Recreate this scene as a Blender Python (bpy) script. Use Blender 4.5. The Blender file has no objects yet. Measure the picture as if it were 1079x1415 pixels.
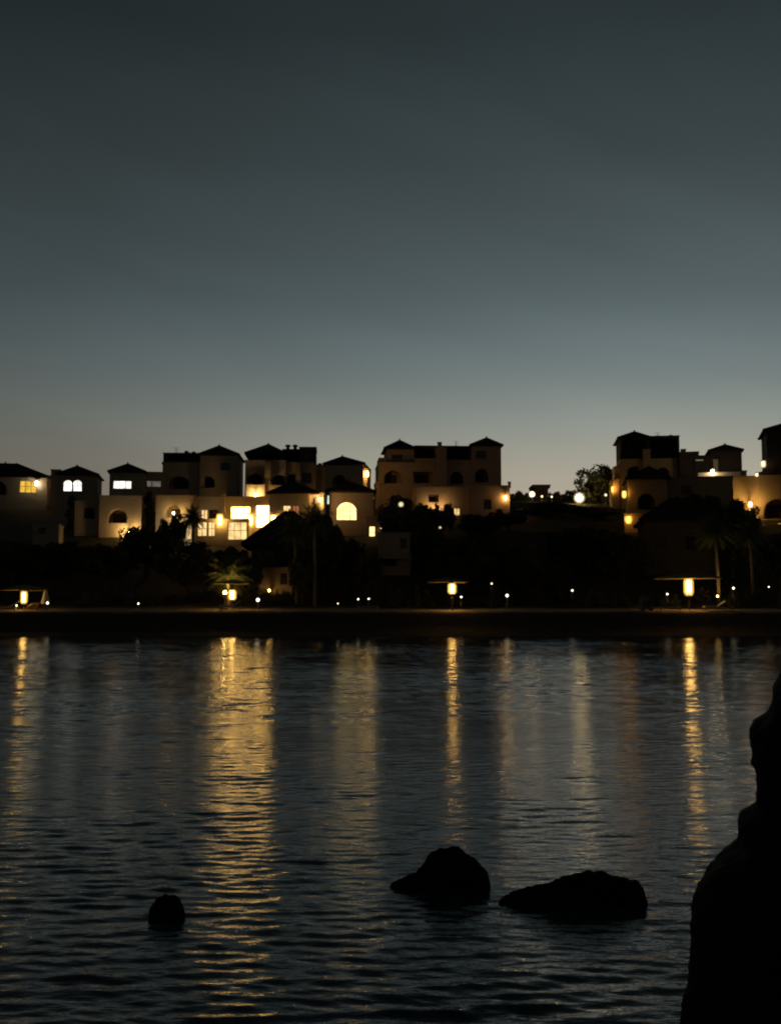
import bpy, bmesh, math, random
import numpy as np
from mathutils import Vector, Matrix, noise as mnoise
R = math.radians
scene = bpy.context.scene
COL = scene.collection
rng = random.Random(7)

# ------------------------------------------------------------------ camera
CAM_H, F = 2.2, 1517.0
CX, CY = 539.5, 707.5
PITCH = math.atan((842 - CY) / F)
cd = bpy.data.cameras.new('camera')
cam = bpy.data.objects.new('camera', cd); COL.objects.link(cam)
cam.location = (0, 0, CAM_H)
cam.rotation_euler = (math.pi / 2 + PITCH, 0, 0)
cd.sensor_fit = 'VERTICAL'; cd.sensor_height = 24.0; cd.lens = 24.0 * F / 1415.0
cd.clip_start = 0.05; cd.clip_end = 9000
cd.dof.use_dof = True; cd.dof.focus_distance = 110; cd.dof.aperture_fstop = cd.lens / 4.0
scene.camera = cam

def ray(px, py):
    cx, cy = (px - CX) / F, (CY - py) / F
    c, s = math.cos(PITCH), math.sin(PITCH)
    return Vector((cx, c - cy * s, s + cy * c))

def at(px, py, Y):
    d = ray(px, py); t = Y / d.y
    return Vector((t * d.x, Y, CAM_H + t * d.z))

def ppm(Y):                       # photo pixels per metre at distance Y
    return F / Y

# ------------------------------------------------------------------ render
scene.view_settings.view_transform = 'Standard'
scene.view_settings.look = 'None'
scene.view_settings.exposure = 0; scene.view_settings.gamma = 1
scene.view_settings.use_curve_mapping = False
cy = scene.cycles
cy.use_denoising = True
cy.max_bounces = 6; cy.diffuse_bounces = 3; cy.glossy_bounces = 3; cy.transmission_bounces = 2
cy.sample_clamp_indirect = 6
cy.filter_width = 2.0
cy.use_light_tree = True

# ------------------------------------------------------------------ nodes
class NT:
    def __init__(s, nt): s.nt = nt; s.n = nt.nodes; s.l = nt.links
    def add(s, t, **kw):
        n = s.n.new(t)
        for k, v in kw.items(): setattr(n, k, v)
        return n
    def sock(s, n, key, v):
        if v is None: return
        i = n.inputs[key]
        if isinstance(v, bpy.types.NodeSocket): s.l.new(v, i)
        else: i.default_value = v
    def math(s, op, a, b=None, c=None, clamp=False):
        n = s.add('ShaderNodeMath', operation=op); n.use_clamp = clamp
        s.sock(n, 0, a); s.sock(n, 1, b); s.sock(n, 2, c)
        return n.outputs[0]
    def mapr(s, v, a, b, c, d):
        n = s.add('ShaderNodeMapRange')
        s.sock(n, 0, v); s.sock(n, 1, a); s.sock(n, 2, b); s.sock(n, 3, c); s.sock(n, 4, d)
        return n.outputs[0]
    def noise(s, vec, scale, detail=3, rough=0.5):
        n = s.add('ShaderNodeTexNoise')
        s.sock(n, 'Vector', vec); n.inputs['Scale'].default_value = scale
        n.inputs['Detail'].default_value = detail; n.inputs['Roughness'].default_value = rough
        return n
    def mixc(s, f, a, b, mode='MIX'):
        n = s.add('ShaderNodeMix', data_type='RGBA', blend_type=mode)
        s.sock(n, 0, f); s.sock(n, 6, a); s.sock(n, 7, b)
        return n.outputs[2]

def ramp(nt, fac, stops, interp='LINEAR'):
    n = nt.add('ShaderNodeValToRGB'); cr = n.color_ramp; cr.interpolation = interp
    while len(cr.elements) > 1: cr.elements.remove(cr.elements[-1])
    for i, (p, c) in enumerate(stops):
        e = cr.elements[0] if i == 0 else cr.elements.new(p)
        e.position = p; e.color = (c[0], c[1], c[2], 1)
    nt.sock(n, 0, fac)
    return n.outputs[0]

# ------------------------------------------------------------------ world: dusk sky, the sun already down behind the hill
SUN_AZ = R(13)                    # to the right of the view axis (+Y)
w = bpy.data.worlds.new('World'); scene.world = w; w.use_nodes = True
nt = NT(w.node_tree); nt.n.clear()
tc = nt.add('ShaderNodeTexCoord')
sp = nt.add('ShaderNodeSeparateXYZ'); nt.l.new(tc.outputs['Generated'], sp.inputs[0])
X, Y_, Z = sp.outputs
az = nt.math('ARCTAN2', X, Y_)
daz = nt.math('ABSOLUTE', nt.math('SUBTRACT', az, SUN_AZ))
daz = nt.math('MINIMUM', daz, nt.math('SUBTRACT', 2 * math.pi, daz))
q = nt.math('DIVIDE', daz, R(25))
g = nt.math('POWER', math.e, nt.math('MULTIPLY', nt.math('MULTIPLY', q, q), -1.0))
k = nt.mapr(Z, 0.10, 0.36, 0.80, 0.42)
azf = nt.math('SUBTRACT', 1.0, nt.math('MULTIPLY', k, nt.math('SUBTRACT', 1.0, g)))
# thin high cloud: long faint wisps, slightly tilted
def streaks(tilt, turn, stretch, scale, detail, dist, off):
    r1 = nt.add('ShaderNodeMapping'); nt.l.new(tc.outputs['Generated'], r1.inputs[0])
    r1.inputs['Rotation'].default_value = (0, R(tilt), R(turn)); r1.inputs['Location'].default_value = off
    r2 = nt.add('ShaderNodeMapping'); nt.l.new(r1.outputs[0], r2.inputs[0]); r2.inputs['Scale'].default_value = stretch
    n = nt.noise(r2.outputs[0], scale, detail, 0.55); n.inputs['Distortion'].default_value = dist
    return n.outputs[0]
s1 = streaks(-12, 0, (1.0, 1.0, 4.0), 1.8, 3, .5, (0, 0, 0))
s2 = streaks(-15, 10, (1.2, 1.2, 8.0), 1.8, 5, .8, (.3, .2, .7))
band = nt.math('MULTIPLY', nt.mapr(s1, 0.3, 0.7, 0.91, 1.10), nt.mapr(s2, 0.25, 0.75, 0.965, 1.035))
SKY = [(0.0, (.46, .38, .28)), (.095, (.44, .375, .29)), (.13, (.375, .355, .285)), (.165, (.275, .300, .268)), (.20, (.185, .220, .215)),
       (.24, (.128, .164, .171)), (.276, (.094, .125, .131)), (.332, (.062, .082, .086)), (.384, (.0445, .059, .062)),
       (.48, (.0215, .0305, .0328)), (.75, (.010, .015, .017)), (1.0, (.008, .012, .014))]
base = ramp(nt, Z, SKY, 'B_SPLINE')
rear = nt.mapr(Y_, -.3, .55, .48, 1.0)
tot = nt.math('MULTIPLY', nt.math('MULTIPLY', azf, rear), band)
vm = nt.add('ShaderNodeVectorMath', operation='SCALE')
nt.l.new(base, vm.inputs[0]); nt.l.new(tot, vm.inputs['Scale'])
# a little of the physical twilight sky on top
st = nt.add('ShaderNodeTexSky', sky_type='NISHITA'); st.sun_disc = False
st.sun_elevation = R(-4); st.sun_rotation = SUN_AZ
va = nt.add('ShaderNodeVectorMath', operation='MULTIPLY_ADD')
nt.l.new(st.outputs[0], va.inputs[0]); va.inputs[1].default_value = (0.02, 0.02, 0.02)
nt.l.new(vm.outputs[0], va.inputs[2])
bg = nt.add('ShaderNodeBackground'); nt.l.new(va.outputs[0], bg.inputs[0]); bg.inputs[1].default_value = 1.0
wo = nt.add('ShaderNodeOutputWorld'); nt.l.new(bg.outputs[0], wo.inputs[0])

sd = bpy.data.lights.new('sun', 'SUN'); sd.energy = 0.02; sd.angle = R(20); sd.color = (1, .8, .6)
so = bpy.data.objects.new('sun', sd); COL.objects.link(so)
so.rotation_euler = (R(87), 0, -SUN_AZ + math.pi)

# ------------------------------------------------------------------ materials
MATS = {}
def material(name, build):
    m = bpy.data.materials.new(name); m.use_nodes = True
    t = NT(m.node_tree); t.n.clear()
    out = t.add('ShaderNodeOutputMaterial')
    t.l.new(build(t), out.inputs[0])
    MATS[name] = m
    return m

def matte(name, c1, c2, scale=1.5, rough=0.85, bump=0.0, bscale=30, spec=0.3):
    def b(t):
        p = t.add('ShaderNodeBsdfPrincipled')
        co = t.add('ShaderNodeTexCoord').outputs['Object']
        n = t.noise(co, scale, 5, 0.6)
        f = t.mapr(n.outputs[0], 0.3, 0.7, 0, 1)
        t.sock(p, 'Base Color', t.mixc(f, (*c1, 1), (*c2, 1)))
        p.inputs['Roughness'].default_value = rough
        p.inputs['Specular IOR Level'].default_value = spec
        if bump:
            bn = t.add('ShaderNodeBump'); bn.inputs['Strength'].default_value = bump
            t.l.new(t.noise(co, bscale, 4).outputs[0], bn.inputs['Height'])
            t.l.new(bn.outputs[0], p.inputs['Normal'])
        return p.outputs[0]
    return material(name, b)

def emit(name, col, strength, vary=0.0, folds=0.0):
    def b(t):
        e = t.add('ShaderNodeEmission'); e.inputs[0].default_value = (*col, 1)
        s = strength
        if vary:
            co = t.add('ShaderNodeTexCoord').outputs['Object']
            n = t.noise(co, 1.1, 3)
            s = t.mapr(n.outputs[0], 0.3, 0.7, strength * (1 - vary), strength * (1 + vary))
            wv = t.add('ShaderNodeTexWave', wave_type='BANDS', bands_direction='X'); t.l.new(co, wv.inputs['Vector'])
            wv.inputs['Scale'].default_value = 1.6; wv.inputs['Distortion'].default_value = 2.5; wv.inputs['Detail'].default_value = 2
            s = t.math('MULTIPLY', s, t.mapr(wv.outputs[1], 0, 1, .62, 1.15))
        t.sock(e, 1, s)
        return e.outputs[0]
    return material(name, b)

matte('stucco', (.40, .31, .22), (.48, .38, .28), 0.5, 0.9, 0.15, 12)
matte('stucco_pink', (.36, .25, .19), (.42, .30, .22), 0.5, 0.9, 0.15, 12)
matte('stucco_ochre', (.40, .27, .13), (.47, .33, .17), 0.5, 0.9, 0.15, 12)
matte('dark_wall', (.055, .038, .030), (.085, .060, .046), 0.8, 0.9, 0.15, 12)
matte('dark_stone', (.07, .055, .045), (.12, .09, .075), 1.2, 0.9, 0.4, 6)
matte('dark_timber', (.035, .025, .018), (.06, .045, .03), 4, 0.7)
matte('window_timber', (.10, .07, .045), (.15, .10, .07), 4, 0.6)
matte('dark_glass', (.012, .013, .015), (.02, .02, .022), 2, 0.15, spec=0.5)
matte('metal', (.08, .08, .08), (.12, .12, .12), 5, 0.5)
matte('leaf', (.055, .060, .030), (.12, .13, .06), 0.9, 0.7)
matte('palm_leaf', (.085, .095, .03), (.16, .17, .06), 0.9, 0.6)
matte('bark', (.07, .05, .035), (.13, .10, .07), 5, 0.9, 0.5, 14)
matte('palm_bark', (.16, .12, .085), (.26, .20, .14), 5, 0.9, 0.5, 14)
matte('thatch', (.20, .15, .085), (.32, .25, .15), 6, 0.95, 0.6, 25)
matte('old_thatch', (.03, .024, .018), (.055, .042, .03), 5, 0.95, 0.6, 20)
matte('rock', (.009, .008, .008), (.020, .017, .016), 2.2, 0.75, 0.7, 9, spec=0.12)
matte('fabric_white', (.55, .53, .50), (.68, .66, .62), 3, 0.9)
matte('fabric_yellow', (.70, .34, .01), (.80, .42, .02), 3, 0.8)
matte('fabric_grey', (.14, .13, .12), (.20, .19, .18), 3, 0.9)
matte('plastic_white', (.5, .48, .45), (.6, .58, .55), 3, 0.5)

def _tiles(t):
    p = t.add('ShaderNodeBsdfPrincipled')
    co = t.add('ShaderNodeTexCoord').outputs['Object']
    wv = t.add('ShaderNodeTexWave', wave_type='BANDS', bands_direction='X'); wv.inputs['Scale'].default_value = 1.3
    t.l.new(co, wv.inputs['Vector'])
    n = t.noise(co, 3.0, 4)
    t.sock(p, 'Base Color', t.mixc(n.outputs[0], (.035, .018, .012, 1), (.085, .042, .026, 1)))
    p.inputs['Roughness'].default_value = .9; p.inputs['Specular IOR Level'].default_value = .15
    bn = t.add('ShaderNodeBump'); bn.inputs['Strength'].default_value = .8; bn.inputs['Distance'].default_value = .06
    t.l.new(wv.outputs[1], bn.inputs['Height']); t.l.new(bn.outputs[0], p.inputs['Normal'])
    return p.outputs[0]
material('roof_tiles', _tiles)

def _ground(t):
    p = t.add('ShaderNodeBsdfPrincipled')
    ge = t.add('ShaderNodeNewGeometry')
    s = t.add('ShaderNodeSeparateXYZ'); t.l.new(ge.outputs['Position'], s.inputs[0])
    n1 = t.noise(ge.outputs['Position'], .35, 6, .65); n2 = t.noise(ge.outputs['Position'], 3, 5, .6)
    soil = t.mixc(n1.outputs[0], (.04, .04, .022, 1), (.12, .095, .065, 1))
    dry = t.mixc(n2.outputs[0], (.36, .28, .19, 1), (.48, .38, .27, 1))
    wet = t.mixc(n2.outputs[0], (.075, .058, .042, 1), (.13, .10, .075, 1))
    zz = t.math('ADD', s.outputs[2], t.math('MULTIPLY', n1.outputs[0], .5))
    sand = t.mixc(t.mapr(zz, 2.08, 2.3, 0, 1), wet, dry)
    yy = t.math('ADD', s.outputs[1], t.math('MULTIPLY', n1.outputs[0], 4))
    t.sock(p, 'Base Color', t.mixc(t.mapr(yy, 104.5, 107, 0, 1), sand, soil))
    p.inputs['Roughness'].default_value = .95; p.inputs['Specular IOR Level'].default_value = .1
    bn = t.add('ShaderNodeBump'); bn.inputs['Strength'].default_value = .6; bn.inputs['Distance'].default_value = .15
    t.l.new(n2.outputs[0], bn.inputs['Height']); t.l.new(bn.outputs[0], p.inputs['Normal'])
    return p.outputs[0]
material('ground', _ground)

def _water(t):
    p = t.add('ShaderNodeBsdfPrincipled')
    p.inputs['Base Color'].default_value = (.036, .050, .056, 1)
    p.inputs['IOR'].default_value = 1.333
    p.inputs['Roughness'].default_value = .06
    ge = t.add('ShaderNodeNewGeometry')
    mp = t.add('ShaderNodeMapping'); t.l.new(ge.outputs['Position'], mp.inputs[0])
    mp.inputs['Scale'].default_value = (1.0, 2.4, 1.0)
    n = t.noise(mp.outputs[0], 7.0, 3, .55)
    bn = t.add('ShaderNodeBump'); bn.inputs['Strength'].default_value = .35; bn.inputs['Distance'].default_value = .02
    t.l.new(n.outputs[0], bn.inputs['Height']); t.l.new(bn.outputs[0], p.inputs['Normal'])
    return p.outputs[0]
material('water', _water)

emit('glow_lantern', (1.0, .60, .18), 32)
emit('glow_wall', (1.0, .62, .20), 120)
emit('win_arch', (1.0, .70, .24), 2.6, .3)
emit('glow_orange', (1.0, .46, .09), 8)
emit('glow_white', (1.0, .93, .75), 60)
emit('glow_small', (1.0, .82, .52), 4.5)
emit('glow_flood', (1.0, .62, .16), 50)
emit('glow_villa', (1.0, .64, .22), 42)
emit('glow_terrace', (1.0, .95, .80), 110)
emit('glow_street', (1.0, .78, .40), 36)
def frosted_halo(name, col, s, tr):  # glass that also emits, painting a bloom halo round each bulb
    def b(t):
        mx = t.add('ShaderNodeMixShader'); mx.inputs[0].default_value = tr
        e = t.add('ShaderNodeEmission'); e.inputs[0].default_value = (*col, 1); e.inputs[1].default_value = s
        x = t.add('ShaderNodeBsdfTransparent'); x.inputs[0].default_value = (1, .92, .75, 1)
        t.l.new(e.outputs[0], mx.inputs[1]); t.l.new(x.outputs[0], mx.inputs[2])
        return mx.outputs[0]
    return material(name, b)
frosted_halo('amber_halo_glass', (1.0, .56, .07), 1.9, .62)
frosted_halo('clear_halo_glass', (1.0, .80, .45), 1.1, .68)
emit('win_white', (1.0, .95, .80), 1.9, .5)
emit('win_warm', (1.0, .56, .12), 15, .35)
emit('win_soft', (1.0, .66, .26), 1.3, .4)
emit('win_yellow', (1.0, .58, .07), 1.0, .35)
emit('win_orange', (1.0, .36, .12), .45, .4)
emit('win_dim', (.80, .75, .60), .16, .6)
emit('win_cold', (.80, .95, .80), 1.3, .5)

# ------------------------------------------------------------------ mesh helper
class MB:
    def __init__(s): s.v = []; s.f = []
    def face(s, pts):
        i = len(s.v); s.v.extend([tuple(p) for p in pts]); s.f.append(tuple(range(i, i + len(pts))))
    def box(s, x0, x1, y0, y1, z0, z1):
        i = len(s.v)
        s.v += [(x0, y0, z0), (x1, y0, z0), (x1, y1, z0), (x0, y1, z0), (x0, y0, z1), (x1, y0, z1), (x1, y1, z1), (x0, y1, z1)]
        for q in ((0, 3, 2, 1), (4, 5, 6, 7), (0, 1, 5, 4), (1, 2, 6, 5), (2, 3, 7, 6), (3, 0, 4, 7)):
            s.f.append(tuple(i + a for a in q))
    def tube(s, pts, rad, n=8, cap=True):
        pts = [Vector(p) for p in pts]; base = len(s.v)
        for k, p in enumerate(pts):
            d = (pts[min(k + 1, len(pts) - 1)] - pts[max(k - 1, 0)]).normalized()
            a = d.orthogonal().normalized() if abs(d.z) > .95 else d.cross(Vector((0, 0, 1))).normalized()
            if abs(d.z) > .95: a = Vector((1, 0, 0)) - d * d.x; a.normalize()
            b = d.cross(a)
            for j in range(n):
                t = 2 * math.pi * j / n
                s.v.append(tuple(p + (a * math.cos(t) + b * math.sin(t)) * rad[k]))
        for k in range(len(pts) - 1):
            for j in range(n):
                s.f.append((base + k * n + j, base + k * n + (j + 1) % n, base + (k + 1) * n + (j + 1) % n, base + (k + 1) * n + j))
        if cap:
            s.f.append(tuple(base + j for j in reversed(range(n))))
            s.f.append(tuple(base + (len(pts) - 1) * n + j for j in range(n)))
    def lathe(s, prof, c=(0, 0, 0), n=14):
        base = len(s.v)
        for r, z in prof:
            for j in range(n):
                t = 2 * math.pi * j / n
                s.v.append((c[0] + r * math.cos(t), c[1] + r * math.sin(t), c[2] + z))
        m = len(prof)
        for k in range(m - 1):
            for j in range(n):
                s.f.append((base + k * n + j, base + k * n + (j + 1) % n, base + (k + 1) * n + (j + 1) % n, base + (k + 1) * n + j))
        s.f.append(tuple(base + j for j in reversed(range(n))))
        s.f.append(tuple(base + (m - 1) * n + j for j in range(n)))
    def build(s, name, mat, parent=None, smooth=False, loc=None):
        me = bpy.data.meshes.new(name)
        me.from_pydata(s.v, [], s.f); me.update()
        if smooth: me.polygons.foreach_set('use_smooth', [True] * len(me.polygons))
        me.materials.append(MATS[mat] if isinstance(mat, str) else mat)
        o = bpy.data.objects.new(name, me); COL.objects.link(o)
        if parent: o.parent = parent
        if loc: o.location = loc
        return o

def thing(name, label, cat, loc, rz=0.0, group=None):
    o = bpy.data.objects.new(name, None); COL.objects.link(o)
    o.location = loc; o.rotation_euler = (0, 0, rz); o.empty_display_size = .3
    o['label'] = label; o['category'] = cat
    if group: o['group'] = group
    return o
def tag(o, label, cat, group=None):
    o['label'] = label; o['category'] = cat
    if group: o['group'] = group
    return o
def copy_tree(o, parent=None):
    c = o.copy(); COL.objects.link(c)
    if parent: c.parent = parent
    for ch in list(o.children): copy_tree(ch, c)
    return c

# ------------------------------------------------------------------ terrain
PROF = [(-200, -3), (60, -2.2), (84, -1.2), (90, 0), (93.4, .30), (94.4, .75), (95.5, 1.88), (96.0, 2.06), (104, 2.28), (109, 3.4), (118, 6.2), (128, 9.2), (140, 12.0),
        (150, 14.6), (160, 17.2), (172, 19.4), (186, 20.6), (200, 19.5), (260, 11), (420, 6), (6000, 5)]
def prof(y):
    for (a, za), (b, zb) in zip(PROF, PROF[1:]):
        if y <= b:
            t = (y - a) / (b - a)
            return za + (zb - za) * t
    return PROF[-1][1]
def zt(x, y):
    n = mnoise.noise(Vector((x * .035, y * .05, 3.1)))
    wgt = min(1, max(0, (y - 106) / 20))
    f = mnoise.noise(Vector((x * .35, y * .4, 8.))) * .06
    sh = .5 * math.sin(x * .045) + .4 * mnoise.noise(Vector((x * .12, 0, 0)))
    yy = y - sh * (1 if y < 104 else max(0, 1 - (y - 104) / 10))
    return prof(yy) + n * 1.1 * wgt + f * (1 if y > 85 else 0)

xs = sorted(set([-3000, -1500, -800, -450, -300, -220, -160] + [round(-120 + i * 1.2, 3) for i in range(201)] + [160, 220, 300, 450, 800, 1500, 3000]))
ys = [60, 75, 82] + [85 + i * .25 for i in range(90)] + [108 + i * 1.4 for i in range(72)] + [215, 235, 270, 330, 420, 600, 1000, 2000, 4000]
mb = MB()
mb.v = [(x, y, zt(x, y)) for y in ys for x in xs]
nx = len(xs)
mb.f = [(j * nx + i, j * nx + i + 1, (j + 1) * nx + i + 1, (j + 1) * nx + i) for j in range(len(ys) - 1) for i in range(nx - 1)]
ter = mb.build('ground', 'ground', smooth=True); ter['kind'] = 'structure'

# ------------------------------------------------------------------ water: real waves
def make_water():
    r = [0.6]
    while r[-1] < 118:
        d = r[-1]
        r.append(d + (0.12 if d < 4 else max(.014, min(.062, .0034 * d))))
    r += [130, 160, 220, 320, 500, 900]
    r = np.array(r)
    dense = np.arange(R(-31), R(31), .0018)
    coarse = np.arange(R(31) + .02, 2 * math.pi - R(31) - .02, .05)
    th = np.concatenate([dense, coarse])
    RR, TT = np.meshgrid(r, th, indexing='ij')
    x = RR * np.sin(TT); y = RR * np.cos(TT)
    fade = np.where((TT > R(-31)) & (TT < R(31)), 1.0, .15) * np.clip((125 - RR) / 12, 0, 1)
    z = np.zeros_like(x); dxs = np.zeros_like(x); dys = np.zeros_like(x)
    g_ = np.random.default_rng(5)
    N = 72
    lam = np.exp(np.linspace(math.log(.09), math.log(2.4), N)) * g_.uniform(.92, 1.08, N)
    wgt = np.exp(-((np.log(lam) - math.log(.19)) / .80) ** 2) + .20
    wgt /= math.sqrt((wgt ** 2).sum())
    SL = .128
    pz = (np.sin(x * .31 + 1.3 + .9 * np.sin(y * .17)) * np.sin(y * .23 + .8 * np.sin(x * .13))
          + .8 * np.sin(x * .95 + .5 * y + 2 * np.sin(y * .4)) * np.sin(y * .8 - .3 * x + 1.5 * np.sin(x * .5))
          + .6 * np.sin(x * 2.3 - .7 * y + 1.4 * np.sin(y * 1.1)) * np.sin(y * 1.7 + .6 * x))
    patch = np.clip(.92 + .42 * pz, .35, 1.7)
    sp_dr = np.maximum(.014, np.minimum(.062, .0034 * RR))
    for i in range(N):
        k = 2 * math.pi / lam[i]
        a = SL * math.sqrt(2) * wgt[i] / k
        phi = g_.normal(0, R(21)) + R(4)
        kx, ky = k * math.sin(phi), -k * math.cos(phi)
        ph = kx * x + ky * y + g_.uniform(0, 6.28)
        att = np.clip((lam[i] / sp_dr - 2.2) / 2.5, 0, 1)
        sheltered = np.clip(RR / 18, .66, 1) if lam[i] < .4 else np.clip(RR / 30, .20, 1)
        A = a * att * fade * patch * sheltered
        z += A * np.cos(ph)
        dxs -= .75 * A * np.sin(ph) * kx / k; dys -= .75 * A * np.sin(ph) * ky / k
    x = x + dxs; y = y + dys
    V = np.stack([x, y, z], -1).reshape(-1, 3)
    nr, nth = len(r), len(th)
    ii = np.arange(nr - 1)[:, None] * nth; jj = np.arange(nth)[None, :]; j2 = (jj + 1) % nth
    Q = np.stack([ii + jj, ii + nth + jj, ii + nth + j2, ii + j2], -1).reshape(-1, 4)
    me = bpy.data.meshes.new('water')
    me.vertices.add(len(V)); me.vertices.foreach_set('co', V.astype(np.float32).ravel())
    me.loops.add(Q.size); me.loops.foreach_set('vertex_index', Q[:, ::-1].astype(np.int32).ravel())
    me.polygons.add(len(Q)); me.polygons.foreach_set('loop_start', np.arange(0, Q.size, 4, dtype=np.int32))
    me.polygons.foreach_set('use_smooth', np.ones(len(Q), bool))
    me.update(calc_edges=True); me.validate()
    me.materials.append(MATS['water'])
    o = bpy.data.objects.new('water', me); COL.objects.link(o); o['kind'] = 'structure'
make_water()

# ------------------------------------------------------------------ rocks
def fbm(p, o=4):
    s, a = 0, 1
    for i in range(o):
        s += a * mnoise.noise(p); p = p * 2.1 + Vector((3.1, 1.7, 9.2)); a *= .5
    return s

def boulder(label, px0, px1, py_water, outline, seed, depth=.40):
    """outline: photo points along the top edge, left to right"""
    d = ray((px0 + px1) / 2, py_water); Y = d.y * CAM_H / -d.z
    P = [at(a, b, Y) for a, b in outline]
    xc = (P[0].x + P[-1].x) / 2; half = (P[-1].x - P[0].x) / 2
    def H(x):
        for a, b in zip(P, P[1:]):
            if x <= b.x: return a.z + (b.z - a.z) * max(0, (x - a.x)) / max(1e-4, b.x - a.x)
        return P[-1].z
    m = MB(); NU, NV = 90, 60
    for j in range(NV + 1):
        v = -1 + 2 * j / NV
        for i in range(NU + 1):
            u = -1 + 2 * i / NU
            uu = u * math.sqrt(max(0, 1 - v * v * .5)); vv = v * math.sqrt(max(0, 1 - u * u * .5))
            x = xc + uu * half * 1.03; y = Y + vv * half * depth
            rr = math.hypot(uu, vv)
            q = Vector((uu * 2.2, vv * 2.2, seed))
            z = H(x) * (1 - abs(vv) ** 1.8) * (.88 + .12 * math.cos(vv * 2)) + fbm(q * 1.3) * .045 * half * 2 * (1 - rr * .6) + fbm(q * 5) * .014 + (lambda v: (v[1] - v[0]) * .03 * half)(mnoise.voronoi(q * 1.7)[0])
            z -= max(0, rr - .86) * 1.6 + (.25 if rr > .995 else 0)
            x += fbm(q + Vector((7, 0, 0)), 3) * .03 * half; y += fbm(q + Vector((0, 7, 0)), 3) * .06 * half
            m.v.append((x - xc, y - Y, z))
    for j in range(NV):
        for i in range(NU):
            a = j * (NU + 1) + i; m.f.append((a, a + 1, a + NU + 2, a + NU + 1))
    o = m.build('rock', 'rock', smooth=False, loc=(xc, Y, 0)); tag(o, label, 'rock')
boulder('hump-backed dark rock breaking the water left of the long flat rock', 537, 684, 1226,
        [(530, 1229), (546, 1222), (562, 1213), (576, 1205), (587, 1192), (597, 1178), (607, 1172), (626, 1173), (640, 1180), (658, 1188), (671, 1201), (679, 1216), (684, 1231)], 1.3)
boulder('long low dark rock lying in the water beside the tall shore rock', 688, 900, 1248,
        [(678, 1251), (700, 1243), (730, 1231), (758, 1220), (786, 1211), (808, 1206), (834, 1206), (860, 1213), (882, 1223), (895, 1236), (902, 1252)], 4.7, .34)
boulder('small square dark rock alone in the water by the golden reflection', 203, 259, 1268,
        [(203, 1267), (209, 1252), (217, 1242), (228, 1237), (240, 1237), (249, 1244), (254, 1256), (259, 1268)], 9.1, .6)

def shore_rock():
    Yr = 4.3
    prof_px = [(938, 1640), (942, 1540), (947, 1415), (952, 1330), (952, 1262), (953, 1240), (972, 1214), (978, 1202), (996, 1188), (1004, 1178), (1022, 1168), (1026, 1158), (1024, 1136), (1030, 1128), (1050, 1116),
               (1054, 1100), (1051, 1052), (1053, 1010), (1058, 1000), (1074, 986), (1079, 972), (1081, 952), (1088, 936), (1106, 914), (1180, 876), (1270, 850)]
    P = [at(a, b, Yr) for a, b in prof_px]
    def left(z):
        if z <= P[0].z: return P[0].x
        for a, b in zip(P, P[1:]):
            if z <= b.z: return a.x + (b.x - a.x) * (z - a.z) / max(1e-4, b.z - a.z)
        return P[-1].x
    m = MB(); NZ, NA = 230, 190
    z0, z1 = -1.0, P[-1].z
    for k in range(NZ + 1):
        z = z0 + (z1 - z0) * k / NZ
        xl = left(z); xr = 5.2 - max(0, z) * .35
        xc = (xl + xr) / 2; hx = (xr - xl) / 2
        hy = .62 * (hx / 2.1) ** .5
        for j in range(NA):
            t = 2 * math.pi * j / NA
            ex = .95
            cx_, sy_ = math.cos(t), math.sin(t)
            x = xc + hx * math.copysign(abs(cx_) ** ex, cx_); y = Yr + hy * math.copysign(abs(sy_) ** ex, sy_)
            q = Vector((x * 1.4, y * 1.4, z * 1.9))
            vd = mnoise.voronoi(q * 2.6)[0]; vf = mnoise.voronoi(q * 7.0)[0]
            n = fbm(q, 5) * .06 + (vd[1] - vd[0]) * .06; n2 = (vf[1] - vf[0]) * .022 + abs(fbm(q * 9, 3)) * .018
            x += (cx_) * (n + n2) * (.5 if cx_ < -.6 else 1); y += sy_ * (n + n2)
            m.v.append((x - 2.6, y - Yr, z + fbm(q * 3, 2) * .012))
    for k in range(NZ):
        for j in range(NA):
            a = k * NA + j; b = k * NA + (j + 1) % NA
            m.f.append((a, b, b + NA, a + NA))
    m.f.append(tuple(NZ * NA + j for j in range(NA)))
    o = m.build('rock', 'rock', smooth=False, loc=(2.6, Yr, 0))
    tag(o, 'tall stepped black rock face rising out of the water at the right edge', 'rock')
shore_rock()

def wash_light(parent, loc, d, energy, col, cone=150, size=.12):
    l = bpy.data.lights.new('wash_light', 'SPOT'); l.energy = energy * 5; l.color = col
    l.spot_size = R(cone); l.spot_blend = .9; l.shadow_soft_size = size
    o = bpy.data.objects.new('wash_light', l); COL.objects.link(o); o.parent = parent
    o.location = loc; o.rotation_euler = d.to_track_quat('-Z', 'Y').to_euler()

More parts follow.
